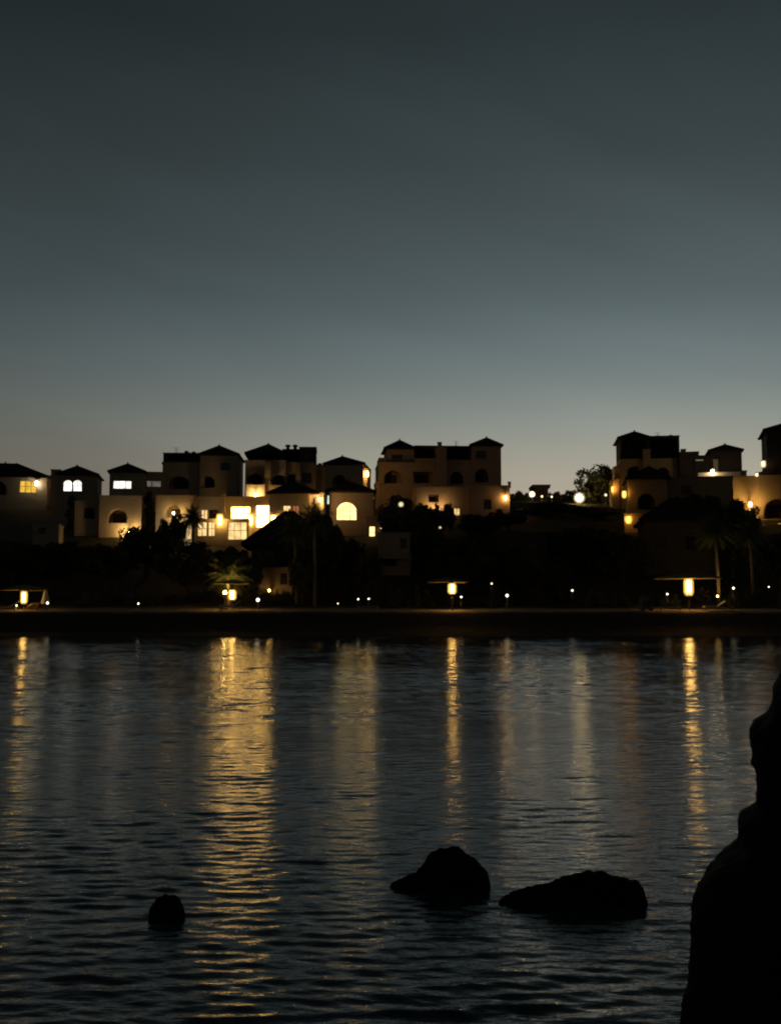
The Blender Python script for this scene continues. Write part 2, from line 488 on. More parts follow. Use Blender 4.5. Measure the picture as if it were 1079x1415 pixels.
# ------------------------------------------------------------------ houses
class House:
    def __init__(s, label, px, py, Y, rot=0.0, wall='stucco', cat='house', name='house', roofmat='roof_tiles'):
        c = at(px, py, Y)
        s.O = Vector((c.x, Y, zt(c.x, Y))); s.a = R(rot); s.wallm = wall; s.roofm = roofmat
        s.u = Vector((math.cos(s.a), math.sin(s.a), 0)); s.v = Vector((-math.sin(s.a), math.cos(s.a), 0))
        s.root = thing(name, label, cat, s.O, s.a)
        s.w = MB(); s.up = MB(); s.n = 0
        s.Y = Y
    def loc(s, px, py, dy):            # photo point on the plane dy metres behind the front -> local u, z
        d = ray(px, py); o = Vector((0, 0, CAM_H))
        t = (dy - s.v.dot(o - s.O)) / s.v.dot(d)
        p = o + d * t - s.O
        return p.dot(s.u), p.z
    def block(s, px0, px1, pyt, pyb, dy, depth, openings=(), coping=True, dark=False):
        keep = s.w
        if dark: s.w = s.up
        s.n += 1; e = .0031 * s.n
        dy += e; depth += e * 1.7
        u0, zt_ = s.loc(px0, pyt, dy); u1, _ = s.loc(px1, pyt, dy)
        if pyb is None:
            zb = -3.5
        else: zb = s.loc((px0 + px1) / 2, pyb, dy)[1]
        zt_ += e
        cuts = []
        for op in openings:
            kind, a, b, c, d_ = op[:5]
            ua, z1 = s.loc(a, c, dy); ub, z0 = s.loc(b, d_, dy)
            ua = max(ua, u0 + .05); ub = min(ub, u1 - .05); z0 = max(z0, zb + .05); z1 = min(z1, zt_ - .05)
            cuts.append((kind, ua, ub, z0, z1, op[5] if len(op) > 5 else 0, op[6] if len(op) > 6 else None))
        us = sorted({u0, u1, *[c[1] for c in cuts], *[c[2] for c in cuts]})
        zs = sorted({zb, zt_, *[c[3] for c in cuts], *[c[4] for c in cuts]})
        for i in range(len(us) - 1):
            for j in range(len(zs) - 1):
                um, zm = (us[i] + us[i + 1]) / 2, (zs[j] + zs[j + 1]) / 2
                if any(c[1] < um < c[2] and c[3] < zm < c[4] for c in cuts): continue
                s.w.face([(us[i], dy, zs[j]), (us[i + 1], dy, zs[j]), (us[i + 1], dy, zs[j + 1]), (us[i], dy, zs[j + 1])])
        for c in cuts: s.opening(c, dy)
        y1 = dy + depth
        s.w.face([(u0, dy, zb), (u0, dy, zt_), (u0, y1, zt_), (u0, y1, zb)])
        s.w.face([(u1, dy, zb), (u1, y1, zb), (u1, y1, zt_), (u1, dy, zt_)])
        s.w.face([(u0, y1, zb), (u0, y1, zt_), (u1, y1, zt_), (u1, y1, zb)])
        s.w.face([(u0, dy, zt_), (u1, dy, zt_), (u1, y1, zt_), (u0, y1, zt_)])
        if coping:
            cm = MB(); cm.box(u0 - .07, u1 + .07, dy - .07, y1 + .07, zt_ + .002, zt_ + .16); cm.build('coping', 'dark_wall' if dark else s.wallm, s.root)
        s.w = keep
        return u0, u1, zb, zt_, dy, y1
    def opening(s, c, dy):
        kind, a, b, z0, z1, arch, arg = c
        pts = [(a, z0)]
        if arch:
            r = (b - a) / 2; rise = min(r, .62 * (z1 - z0)); n = 14
            arc = [((a + b) / 2 - r * math.cos(math.pi * i / n), z1 - rise + rise * math.sin(math.pi * i / n)) for i in range(n + 1)]
            for p, q in zip(arc, arc[1:]):
                s.w.face([(p[0], dy, p[1]), (q[0], dy, q[1]), (q[0], dy, z1), (p[0], dy, z1)])
            pts += arc
        else: pts += [(a, z1), (b, z1)]
        pts.append((b, z0))
        deep = 2.2 if kind == 'loggia' else .28
        for p, q in zip(pts, pts[1:] + pts[:1]):
            s.w.face([(p[0], dy, p[1]), (q[0], dy, q[1]), (q[0], dy + deep, q[1]), (p[0], dy + deep, p[1])])
        if kind == 'loggia':
            s.w.face([(p[0], dy + deep, p[1]) for p in pts])
            m = MB(); wv = (b - a) * .32; mid = (a + b) / 2
            m.box(mid - wv, mid + wv, dy + deep - .07, dy + deep - .02, z0 + .02, z0 + (z1 - z0) * .78)
            m.build('door', 'dark_timber', s.root)
            return
        # window: frame + pane
        m = MB(); t = .06; y0, y1 = dy + .13, dy + .2
        m.box(a, a + t, y0, y1, z0, z1 - (.0 if not arch else (b - a) * .3)); m.box(b - t, b, y0, y1, z0, z1 - (.0 if not arch else (b - a) * .3))
        m.box(a + t, b - t, y0, y1, z0, z0 + t)
        if not arch: m.box(a + t, b - t, y0, y1, z1 - t, z1)
        nm = max(1, round((b - a) / 1.3))
        for i in range(1, nm + 1):
            if nm == 1 and (b - a) < .8: break
            x = a + (b - a) * i / (nm + 1) if nm > 1 else (a + b) / 2
            m.box(x - .03, x + .03, y0 + .005, y1 - .005, z0 + t, z1 - t - (.06 if arch else 0))
            if nm == 1: break
        if z1 - z0 > 1.5: m.box(a + t, b - t, y0 + .01, y1 - .01, z0 + (z1 - z0) * .52 - .03, z0 + (z1 - z0) * .52 + .03)
        f = m.build('window', 'window_timber', s.root)
        p = MB()
        front = [(x, dy + .215, z) for x, z in pts]; back = [(x, dy + .24, z) for x, z in pts]
        p.face(front); p.face(back[::-1])
        for i in range(len(pts)):
            j = (i + 1) % len(pts); p.face([front[j], front[i], back[i], back[j]])
        p.build('pane', arg or 'dark_glass', f)
    def hip(s, px0, px1, pye, apx, apy, dy, depth, over=.35, ridge=0.0, thick=.16):
        s.n += 1; e = .0037 * s.n
        u0, ze = s.loc(px0, pye, dy); u1, _ = s.loc(px1, pye, dy)
        ua, za = s.loc(apx, apy, dy + depth / 2)
        y0, y1 = dy - over + e, dy + depth + over
        u0 -= 0; u1 += 0; ym = (y0 + y1) / 2; ze += e
        m = MB(); rh = ridge / 2
        A = [(u0, y0, ze), (u1, y0, ze), (u1, y1, ze), (u0, y1, ze)]
        B = [(x, y, z - thick) for x, y, z in A]
        T0, T1 = (ua - rh, ym, za), (ua + rh, ym, za)
        if rh:
            m.face([A[0], A[1], T1, T0]); m.face([A[1], A[2], T1]); m.face([A[2], A[3], T0, T1]); m.face([A[3], A[0], T0])
        else:
            for i in range(4): m.face([A[i], A[(i + 1) % 4], T0])
        for i in range(4):
            j = (i + 1) % 4; m.face([B[i], B[j], A[j], A[i]])
        m.face(B[::-1])
        for x, y, z in A:             # hip ridge tiles
            tx = T0 if (x - ua) < 0 else T1
            m.tube([(x, y, z + .03), (tx[0], tx[1], tx[2] + .03)], [.07, .07], 5)
        m.lathe([(.10, 0), (.13, .1), (.05, .3), (.02, .34)], (ua, ym, za - .05), 8)
        return m.build('roof', s.roofm, s.root)
    def pillar(s, px0, px1, pyt, pyb, dy, depth=.6):
        s.n += 1; e = .0029 * s.n
        u0, z1 = s.loc(px0, pyt, dy); u1, _ = s.loc(px1, pyt, dy); z0 = s.loc(px0, pyb, dy)[1]
        m = MB(); m.box(u0 + e, u1 + e, dy + e, dy + depth + e, z0, z1 + e)
        m.box(u0 - .06, u1 + .06, dy - .06, dy + depth + .07, z1 + e + .002, z1 + .14)
        m.build('pillar', s.wallm, s.root)
    def lamp(s, px, py, dy, mat='glow_wall', w=.36, h=.55, arm=.5, wash=0, up=.25):
        u, z = s.loc(px, py, dy)
        if wash:                      # the fitting throws its light back on the wall
            wash_light(s.root, (u, dy + w * .7, z + .05), Vector((0, 1, up)), wash, (1, .50, .12) if mat == 'glow_orange' else (1, .66, .24))
        b = MB()
        b.box(u - .05, u + .05, dy + .02, dy + arm, z + h / 2 - .02, z + h / 2 + .05)
        b.lathe([(w * .66, 0), (w * .6, .05), (.04, .13)], (u, dy, z + h / 2 - .01), 8)
        f = b.build('wall_lamp', 'metal', s.root)
        g = MB(); g.lathe([(w * .20, -h * .34), (w * .30, -h * .2), (w * .30, h * .2), (w * .22, h * .34)], (u, dy, z), 10)
        g.build('bulb', mat, f, smooth=True)
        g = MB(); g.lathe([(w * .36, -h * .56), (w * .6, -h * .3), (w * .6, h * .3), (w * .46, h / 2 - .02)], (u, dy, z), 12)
        g.build('halo_glass', 'amber_halo_glass' if mat in ('glow_wall', 'glow_villa', 'glow_orange') else 'clear_halo_glass', f, smooth=True)  # shell emission stands in for the lamp's halo
    def vent(s, px, py, dy, r=.32, h=.75):
        u, z = s.loc(px, py, dy)
        m = MB(); m.lathe([(r * .6, -h), (r * .6, -.3), (r, -.28), (r * .95, -.08), (r * .5, 0)], (u, dy, z), 10)
        m.build('roof_vent', 'metal', s.root, smooth=True)
    def antenna(s, px, pyt, pyb, dy):
        u, z1 = s.loc(px, pyt, dy); z0 = s.loc(px, pyb, dy)[1]
        m = MB(); m.tube([(u, dy, z0), (u, dy, z1)], [.035, .025], 6)
        for k in range(4): m.box(u - .45 + .06 * k, u + .45 - .06 * k, dy + .03, dy + .055, z1 - .1 - .22 * k, z1 - .075 - .22 * k)
        m.build('antenna', 'metal', s.root)
    def rail(s, px0, px1, pyt, pyb, dy):
        u0, z1 = s.loc(px0, pyt, dy); u1, _ = s.loc(px1, pyt, dy); z0 = s.loc(px0, pyb, dy)[1]
        m = MB(); m.box(u0, u1, dy, dy + .06, z1 - .06, z1); m.box(u0, u1, dy + .005, dy + .055, z0, z0 + .05)
        n = max(2, int((u1 - u0) / .22))
        for i in range(n + 1):
            x = u0 + (u1 - u0 - .03) * i / n; m.box(x, x + .03, dy + .015, dy + .045, z0 + .05, z1 - .06)
        m.build('railing', 'metal', s.root)
    def done(s):
        if s.w.f: s.w.build('wall', s.wallm, s.root)
        if s.up.f: s.up.build('upper_wall', 'dark_wall', s.root)
        return s.root

# ---- upper row, left to right
h = House('long dark house at the far left with a yellow lit terrace under its sloping roof', 20, 690, 158, 12)
h.block(-60, 66, 655, None, 0, 8, [('window', 28, 51, 664, 681, 0, 'win_yellow'), ('loggia', -20, 10, 664, 684, 1)], coping=False)
h.hip(-66, 70, 656, 8, 640, 0, 8, .4, 3)
h.block(58, 82, 658, None, .6, 6)
h.lamp(51, 668, -.5, 'glow_white', .55, .8)
h.done()

h = House('small house with pyramid roof above two white lit arched windows', 107, 690, 156, 9)
h.block(80, 135, 655, None, 0, 6.5, [('window', 88, 100, 663.5, 679, 1, 'win_white'), ('window', 101.2, 113.5, 663.5, 679, 1, 'win_white')], coping=False)
h.hip(77, 138, 655, 107, 644, 0, 6.5)
h.block(71, 84, 650, None, 2, 4)
h.done()

h = House('small house with pyramid roof above one wide white lit window', 176, 690, 155, 9)
h.block(152, 200, 651, None, 0, 6.5, [('window', 157, 182, 664, 675.5, 0, 'win_white')], coping=False)
h.hip(149, 203, 651, 177, 641, 0, 6.5)
h.block(188, 226, 653, None, 1.6, 5, [('window', 203, 223, 664, 673, 0, 'win_dim')])
h.done()

h = House('tall dark house with roof vents on a mansard and a pyramid turret at its right', 280, 690, 160, 2)
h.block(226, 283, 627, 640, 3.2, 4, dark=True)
h.block(225, 283, 640, None, 0, 8, [('loggia', 232, 262, 658, 676, 1)])
h.hip(224, 290, 640, 262, 627, .2, 7.6, .1, 4.2)
h.block(277, 329, 628, None, -.8, 8, [('loggia', 277.5, 297, 658, 674, 1), ('window', 305, 318, 640, 650)], coping=False)
h.hip(273, 332, 628, 303, 616, -.8, 8)
h.antenna(244, 618, 630, 4); h.vent(258, 623, 3.6); h.vent(268, 624, 3.6)
h.done()

h = House('terraced house with pillars on its balcony and a pyramid roof beside two vents', 385, 690, 158, 3)
h.block(339, 395, 637, None, .4, 7, [('loggia', 341, 364, 654, 671, 1), ('loggia', 377, 394, 656, 676, 1)])
h.block(343, 390, 626, 637, 2.2, 5, [('loggia', 345, 388, 628, 637)], coping=False, dark=True)
h.hip(338, 396, 626, 371, 614, 1.8, 5.4)
h.block(393, 437, 640, None, .9, 6.5, [('loggia', 396, 411, 655, 674, 1), ('window', 418, 431, 653, 668)])
h.block(391, 420, 622, 640, 2.6, 5, [('loggia', 394, 413, 625, 638)], dark=True); h.block(414, 437, 619, 640, 1.9, 5.5, [('window', 420, 430, 626, 635)], dark=True)
h.vent(398, 614.5, 4, .42, .9); h.vent(408, 614.5, 4, .42, .9)
h.pillar(366, 374, 639, 688, -.5, .9); h.pillar(409, 415, 640, 676, -.1, .8)
h.block(340, 366, 671, 690, -1.0, .25); h.block(374, 409, 672, 690, -.7, .25)
h.lamp(353, 684, -2.2, 'glow_wall', .5, .6, 1.2, wash=90); h.lamp(392, 684, -2.2, 'glow_wall', .4, .5, 1.5)
h.block(436, 450, 644, None, 1.5, 5); h.vent(442, 640, 3, .3, .5)
h.done()

h = House('cream house with pyramid roof and a bright lamp on its right corner', 475, 690, 152, -5)
h.block(449, 502, 641, None, 0, 7, [('loggia', 459, 478, 656, 671, 1)], coping=False)
h.hip(446, 505, 641, 473, 631, 0, 7)
h.block(500, 507, 648, None, 1.5, 5)
h.lamp(507, 655, .8, 'glow_wall', .55, .95, .7)
h.done()

h = House('largest house on the hill with two pyramid turrets joined by a flat roof', 610, 690, 160, 4, 'stucco_pink')
h.block(534, 572, 619, 648, .8, 6, [('window', 541, 556, 628, 640)], coping=False)
h.hip(530, 575, 619, 552, 608.5, .6, 6)
h.block(573, 653, 617, 660, 2.2, 5.5, [('loggia', 575, 603, 620, 637), ('loggia', 617, 650, 620, 638)], dark=True)
h.block(652, 692, 615, None, -.2, 8, [('loggia', 656, 675, 648, 667, 1), ('window', 657, 672, 623, 634)], coping=False)
h.hip(648, 695, 615, 672, 605, -.2, 8)
h.block(523, 606, 640, None, -.6, 8, [('loggia', 531, 554, 650, 668, 1), ('loggia', 571, 598, 652, 668)])
h.block(524, 533, 634, 640, .3, 5); h.block(573, 604, 635, 640, -.4, .25)
h.block(604, 617, 619, None, -1.2, 4); h.pillar(605, 610, 612, 619, 1.0, .8)
h.block(616, 653, 637, None, -.1, 7, [('loggia', 622, 640, 652, 669, 1)])
h.rail(534, 571, 634, 639.5, -.5); h.antenna(630, 609, 617, 4)
h.block(519, 526, 668, None, -.9, 4)
h.done()

h = House('pink lower wing below the twin turret house with a tapering lamp on its corner', 640, 700, 149, 3, 'stucco_pink')
h.block(575, 650, 674, None, .2, 8, [('window', 626.5, 635.5, 702, 720, 0, 'win_soft'), ('loggia', 592, 606, 682, 694)])
h.block(646, 704, 672, None, -.5, 8, [('window', 668, 679, 690, 704)])
h.lamp(698.5, 688, -1.0, 'glow_wall', .3, .75, .5, wash=12)
h.lamp(604, 701, -1.6, 'glow_wall', .3, .4, 1.7, wash=60)
h.pillar(702, 705.5, 667, 674, 1, .35)
h.done()

# ---- right-hand upper row
h = House('tall dark house with pyramid turret beside a flat roof above the orange lamps', 895, 690, 158, -7, 'stucco_ochre')
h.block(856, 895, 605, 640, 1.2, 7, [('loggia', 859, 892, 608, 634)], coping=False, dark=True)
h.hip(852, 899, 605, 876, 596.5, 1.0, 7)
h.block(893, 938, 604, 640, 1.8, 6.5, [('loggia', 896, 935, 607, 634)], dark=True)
h.block(857, 935, 636, None, -.1, 8, [('loggia', 866, 886, 644, 660, 1), ('loggia', 905, 925, 646, 662, 1)])
h.pillar(888, 898, 622, 658, -.7, .9)
h.vent(926, 601, 3, .35, .4); h.antenna(908, 597, 604, 3)
h.block(849, 861, 646, None, .5, 5); h.block(845, 855, 664, None, .1, 5)
h.lamp(846, 676, -.9, 'glow_orange', .35, .9, .9, wash=25)
h.done()

h = House('low arched villa under a hip roof lit by two orange lamps at its left', 895, 720, 140, -9, 'stucco_ochre')
h.block(867, 921, 661, None, 0, 7, [('loggia', 880, 906, 682, 704, 1)], coping=False)
h.hip(863, 926, 661, 896, 645, 0, 7, .45)
h.block(919, 1012, 661, None, 1.8, 6, [('window', 940, 955, 671, 684)])
h.block(862, 888, 711, None, -1.2, 1.1)
h.lamp(862, 683, -.8, 'glow_orange', .5, .9, .7, wash=22)
h.lamp(868, 718, -1.9, 'glow_orange', .65, .95, .6, wash=20)
h.done()

h = House('stepped flat-roofed house ending in a dark pyramid turret over a white floodlit terrace', 990, 690, 154, -11)
h.block(938, 962, 626, None, 1, 6, dark=True); h.block(958, 986, 631, None, .7, 6, [('window', 960, 972, 634.5, 637, 0, 'win_dim')], dark=True)
h.block(941, 947, 622, 626, 3, 1.5); h.block(958, 965, 625.5, 631, 3, 1.2)
h.block(981, 1024, 623, 656, .2, 7, coping=False, dark=True); h.block(982, 1023, 656, None, .25, 6.8, coping=False)
h.hip(977, 1027, 623, 1001, 614.5, .2, 7)
h.block(962, 1026, 661, None, -3.5, 3.4)
h.block(1020, 1031, 652, None, .8, 4)
h.pillar(985, 991, 636, 660, -.6, .6)
h.block(964, 1023, 653.5, 661, -4.4, .3, coping=False)
h.lamp(984, 652, -4.9, 'glow_terrace', .5, .7, .5)
h.done()

h = House('tower house cut by the right edge with white lamps and an orange lit arched wall', 1085, 690, 146, -14, 'stucco_ochre')
h.block(1058, 1140, 594, 655, 2.2, 8, [('window', 1085, 1098, 612, 628)], coping=False, dark=True)
h.hip(1053, 1145, 594, 1096, 581, 2.0, 8)
h.hip(1044, 1150, 655, 1096, 640, .2, 8.5, .3)
h.block(1047, 1150, 656, None, .2, 8.2, [('loggia', 1054, 1096, 690, 716, 1), ('window', 1105, 1120, 670, 685)], coping=False)
h.block(1009, 1049, 660, None, 1.0, 6)
h.lamp(1054, 641, 1.4, 'glow_small', .6, .9, .8)
h.lamp(1045, 656, -.5, 'glow_small', .4, .5, .7)
h.lamp(1036, 697, -1.8, 'glow_wall', .5, .7, 2.4, wash=80)
h.lamp(1076, 727, -2.0, 'glow_orange', .5, .7, 2.2, wash=25)
h.done()

# ---- lower row
h = House('cream villa with an arched window half hidden by dark trees on the left', 150, 730, 136, 9)
h.block(104, 142, 694, None, .3, 6, [('loggia', 117, 131, 702, 717)])
h.block(138, 196, 686, None, -.5, 7, [('loggia', 150, 176, 703, 723, 1)])
h.lamp(178, 737, -2.2, 'glow_wall', .45, .6, 1.7, wash=90)
h.done()

h = House('long brightly lit villa with glowing windows and lanterns along its terrace', 340, 730, 134, -3, 'stucco')
h.block(216, 268, 686, None, .6, 7, [('loggia', 228, 250, 698, 715, 1)])
h.block(264, 312, 688, None, 1.0, 7, [('window', 278, 287, 704, 718, 0, 'win_soft'), ('loggia', 289, 301, 704, 718)])
h.block(306, 374, 688, None, 0, 7.5, [('window', 319, 346, 700, 718, 0, 'win_warm'), ('window', 354, 372, 698, 729, 0, 'win_warm')])
h.block(372, 427, 681, None, -.7, 8, [('window', 391, 402, 698.5, 711, 0, 'win_soft'), ('window', 404, 413.5, 698.5, 711, 0, 'win_orange')], coping=False)
h.block(425, 447, 683, None, .3, 7)
h.hip(369, 440, 681, 405, 666, -.7, 8)
h.pillar(307, 311, 684, 740, -.45, .4); h.pillar(264, 267, 686, 712, .2, .4)
h.block(270, 343, 719, None, -2.6, 2.4, [('window', 273, 286, 721, 741, 0, 'win_soft'), ('window', 288, 297, 721, 741, 0, 'win_soft'), ('window', 315, 341, 721, 746, 0, 'win_soft')])
h.lamp(304, 719, -3.3, 'glow_villa', .75, 1.5, .6); h.lamp(346, 719, -1.0, 'glow_villa', .8, 1.6, .8); h.lamp(378, 716, -1.6, 'glow_villa', .85, .8, .8)
h.lamp(249, 735, -1.2, 'glow_white', 1.0, 1.3, 1.6)
h.lamp(442, 690, -1.2, 'glow_wall', .45, .5, 1.3, wash=60)
h.lamp(240, 709, -.8, 'glow_wall', .3, .4, 1.2, wash=35)
h.done()

h = House('villa with hip roof and one large glowing arched window right of the bright long villa', 485, 720, 137, 4, 'stucco_pink')
h.block(455, 516, 679, None, 0, 7, [('window', 465, 493, 694, 719, 1, 'win_arch')], coping=False)
h.hip(449, 520, 679, 482, 664.5, 0, 7, .45)
h.block(446, 458, 682, None, .9, 5, [('window', 447.5, 456.5, 684, 697, 0, 'win_cold')])
h.block(505, 528, 715, None, -1.0, 5, [('window', 510, 518.5, 727, 745, 0, 'win_arch')])
h.lamp(526.5, 731, -1.5, 'glow_small', .22, .35, .6)
h.done()

# ---- garden buildings nearer the beach
h = House('small two-storey garden house showing dim pale panels between dark trees', 543, 790, 117, -4, 'stucco')
h.block(522, 566, 738, None, 0, 6, [('loggia', 526, 548, 768, 782), ('window', 553, 562, 744, 758)])
h.block(520, 568, 768, 772, -1.2, 1.2, coping=False)
h.done()
h = House('low pale garden house almost lost in shadow at the far left', 62, 750, 124, 11, 'stucco')
h.block(46, 82, 725, None, 0, 5, [('window', 54, 64, 729, 738)])
h.done()
h = House('low lit pavilion wall beside the small floodlit palm', 380, 800, 110, -4, 'stucco', 'pavilion', 'pavilion')
h.block(357, 404, 786, None, 0, 4, [('window', 388, 397, 792, 808)])
h.lamp(372, 816, -1.6, 'glow_wall', .22, .26, 1.7)
h.done()
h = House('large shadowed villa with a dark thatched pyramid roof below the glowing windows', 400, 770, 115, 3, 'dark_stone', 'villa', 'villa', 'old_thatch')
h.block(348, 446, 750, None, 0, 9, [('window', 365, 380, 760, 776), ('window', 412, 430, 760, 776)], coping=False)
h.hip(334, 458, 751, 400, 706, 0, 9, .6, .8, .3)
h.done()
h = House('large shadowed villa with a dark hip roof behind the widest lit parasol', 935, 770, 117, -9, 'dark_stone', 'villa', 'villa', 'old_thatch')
h.block(888, 987, 718, None, 0, 9, [('window', 905, 922, 740, 760), ('window', 945, 962, 740, 760)], coping=False)
h.hip(882, 994, 718, 936, 688, 0, 9, .5, 1.6, .25)
h.done()
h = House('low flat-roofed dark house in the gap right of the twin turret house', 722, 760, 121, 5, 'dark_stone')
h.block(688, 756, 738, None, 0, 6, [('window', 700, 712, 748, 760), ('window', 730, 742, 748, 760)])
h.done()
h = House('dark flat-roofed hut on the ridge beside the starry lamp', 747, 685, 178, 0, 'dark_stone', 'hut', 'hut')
h.block(739, 757, 674, None, 0, 4, [('window', 744, 751, 677, 681)]); h.block(736, 760, 671, 674, -.5, 5)
h.done()
# ------------------------------------------------------------------ lamps on posts
def street_lamp(label, px, py, Y, rad=.3, mat='glow_street', group='street lamps on the ridge'):
    c = at(px, py, Y); g_ = zt(c.x, Y); hgt = c.z - g_
    if hgt < .8: hgt = .8
    t = thing('street_lamp', label, 'street lamp', (c.x, Y, c.z - hgt), 0, group)
    m = MB(); m.lathe([(.14, -.3), (.14, .25), (.06, .4), (.045, hgt - rad * 1.1), (.10, hgt - rad)], n=8); m.build('post', 'metal', t, smooth=True)
    m = MB(); m.lathe([(rad * math.cos(a), hgt + rad * math.sin(a)) for a in [R(-80 + 20 * i) for i in range(9)]], n=12); gl = m.build('globe', 'clear_halo_glass', t, smooth=True)  # globe carries the painted halo around its bulb
    m = MB(); m.lathe([(rad * .6 * math.cos(a), hgt + rad * .6 * math.sin(a)) for a in [R(-80 + 20 * i) for i in range(9)]], n=12); m.build('bulb', mat, gl, smooth=True)
    return t
street_lamp('street lamp with the large round glow left of the skyline tree', 800, 688, 165, .85, 'glow_street')
street_lamp('starry street lamp left of the dark ridge hut', 735, 683, 168, .5)
street_lamp('tiny street lamp just right of the starry lamp', 748.5, 686, 168, .2, 'glow_small')
street_lamp('tiny street lamp below the right end of the ridge hut', 762, 686.5, 169, .18, 'glow_small')
street_lamp('tiny street lamp under the right side of the skyline tree', 836.5, 684, 164, .22, 'glow_small')
street_lamp('greenish lamp shining through the dark crown in front of the twin turret house', 554, 697, 122, .3, 'win_cold', None)
street_lamp('faint small lamp low between the garden trees under the twin turret house', 608, 729, 118, .14, 'win_cold', None)

# garden spot lights along the back of the beach
def make_spot():
    t = thing('garden_spotlight', 'x', 'spotlight', (0, 0, 0), 0, 'spotlights along the back of the beach')
    m = MB(); m.lathe([(.10, -.25), (.10, .03), (.03, .05), (.03, .42)], n=8); m.build('stake', 'metal', t)
    m = MB(); m.tube([(0, .10, .53), (0, -.02, .49), (0, -.10, .46)], [.05, .08, .095], 10); m.build('housing', 'metal', t)
    m = MB(); m.lathe([(.075 * math.cos(a), .075 * math.sin(a)) for a in [R(-80 + 32 * i) for i in range(6)]], n=10)
    m.build('lens', 'glow_small', t, smooth=True, loc=(0, -.13, .46))
    return t
SPOTS = [(24, 840, 'spotlight on the sand under the leftmost parasol', 1), (192, 834, 'lone spotlight on the empty dark beach at left', 1), (357, 829, 'larger spotlight right of the floodlit palm', 2.0),
         (467, 834, 'dim spotlight left of the close pair', .7), (495, 828, 'left spotlight of the close pair', 1), (509.5, 827.5, 'right spotlight of the close pair', 1),
         (637, 825, 'spotlight just right of the middle parasol lantern', 1.1), (700, 823, 'round brighter spotlight right of the middle parasol', 1.7), (790, 816, 'spotlight among leaves halfway to the right parasol', 1.1),
         (921, 821, 'spotlight left of the widest parasol lantern', 1.1), (1061, 811, 'small spotlight near the right edge', .8)]
proto = None
for px, py, lab, s_ in SPOTS:
    Y = 101.5 + rng.uniform(-1, 1.5)
    c = at(px, py, Y)
    o = make_spot() if proto is None else copy_tree(proto)
    proto = proto or o
    o.location = (c.x, Y, c.z - .46 * s_); o.scale = (s_,) * 3; o['label'] = lab
    gz = zt(c.x, Y)
    o.location.z = max(o.location.z, gz - .1)
    # long stakes reach the sand
    o.children[0].scale = (1, 1, 1)

# ------------------------------------------------------------------ beach parasols with lanterns
def parasol(label, px0, px1, py, lpx, lpy, Y, lw=.5, lh=1.2, lit=True, seed=0):
    c = at((px0 + px1) / 2, py, Y); rad = (px1 - px0) / 2 / ppm(Y); gz = zt(c.x, Y)
    lx = at(lpx, lpy, Y)
    t = thing('beach_parasol', label, 'parasol', (lx.x, Y, gz), rng.uniform(-.05, .05), 'thatched parasols with lanterns along the beach')
    H = c.z - gz; ox = c.x - lx.x
    r_ = random.Random(seed)
    m = MB(); m.tube([(0, 0, -.4), (0, 0, H * .5), (0, 0, H + .2)], [.075, .065, .055], 8); m.build('pole', 'bark', t, smooth=True)
    m = MB(); n = 72
    jit = [r_.uniform(-.06, .05) for _ in range(n)]; dz = [r_.uniform(-.05, .03) + .05 * math.sin(3 * 2 * math.pi * i / n + seed) for i in range(n)]
    rings = [(.08, .42), (.35, .33), (.7, .17), (1.0, 0)]
    rows = []
    for k, (f, z) in enumerate(rings):
        row = []
        for i in range(n):
            a = 2 * math.pi * i / n; rr = rad * f + (jit[i] if k == 3 else 0)
            row.append(len(m.v)); m.v.append((ox + rr * math.cos(a), rr * math.sin(a), H + z * min(1, rad / 2) + (dz[i] if k >= 2 else 0)))
        rows.append(row)
    low = []
    for i in range(n):
        a = 2 * math.pi * i / n; rr = rad * .99 + jit[i]
        low.append(len(m.v)); m.v.append((ox + rr * math.cos(a), rr * math.sin(a), H - .05 + dz[i] * .5))
    rows.append(low)
    und = []
    for i in range(n):
        a = 2 * math.pi * i / n
        und.append(len(m.v)); m.v.append((ox + .1 * math.cos(a), .1 * math.sin(a), H - .03))
    rows.append(und)
    for ra, rb in zip(rows, rows[1:] + rows[:1]):
        for i in range(n): m.f.append((ra[i], ra[(i + 1) % n], rb[(i + 1) % n], rb[i]))
    m.build('canopy', 'thatch', t)
    if lit:
        lz = lx.z - gz
        f = MB()
        f.lathe([(lw * .30, 0), (lw * .26, .04), (.06, .10)], (0, 0, lz + lh / 2), 10); f.lathe([(lw * .3, -.06), (lw * .45, 0)], (0, 0, lz - lh / 2), 10)
        for i in range(4):
            a = R(45 + 90 * i); f.tube([(lw * .65 * math.cos(a), lw * .65 * math.sin(a), lz - lh / 2), (lw * .65 * math.cos(a), lw * .65 * math.sin(a), lz + lh / 2)], [.015, .015], 5)
        fo = f.build('lantern', 'metal', t)
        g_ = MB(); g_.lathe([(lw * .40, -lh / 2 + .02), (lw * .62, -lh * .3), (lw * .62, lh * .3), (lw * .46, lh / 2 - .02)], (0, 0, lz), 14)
        g_.build('halo_glass', 'amber_halo_glass', fo, smooth=True)  # wide glowing shell stands in for the lantern's halo
        g_ = MB(); g_.lathe([(lw * .20, -lh * .36), (lw * .30, -lh * .26), (lw * .30, lh * .26), (lw * .22, lh * .36)], (0, 0, lz), 12)
        g_.build('bulb', 'glow_lantern', fo, smooth=True)
        wash_light(t, (0, 0, lz - lh / 2 - .12), Vector((0, 0.02, -1)), 26, (1, .62, .20), 170)
    return t
parasol('thatched parasol with lantern at the far left edge above the yellow float', 3, 66, 815, 33.5, 825.5, 97.5, .5, 1.15, seed=1)
parasol('thatched parasol with lantern standing before the floodlit palm', 296, 344, 806, 321, 822, 97.5, .6, .95, seed=2)
parasol('thatched parasol with lantern alone in the middle of the beach', 590, 646, 804, 624.5, 813.5, 97.5, .62, 1.0, seed=3)
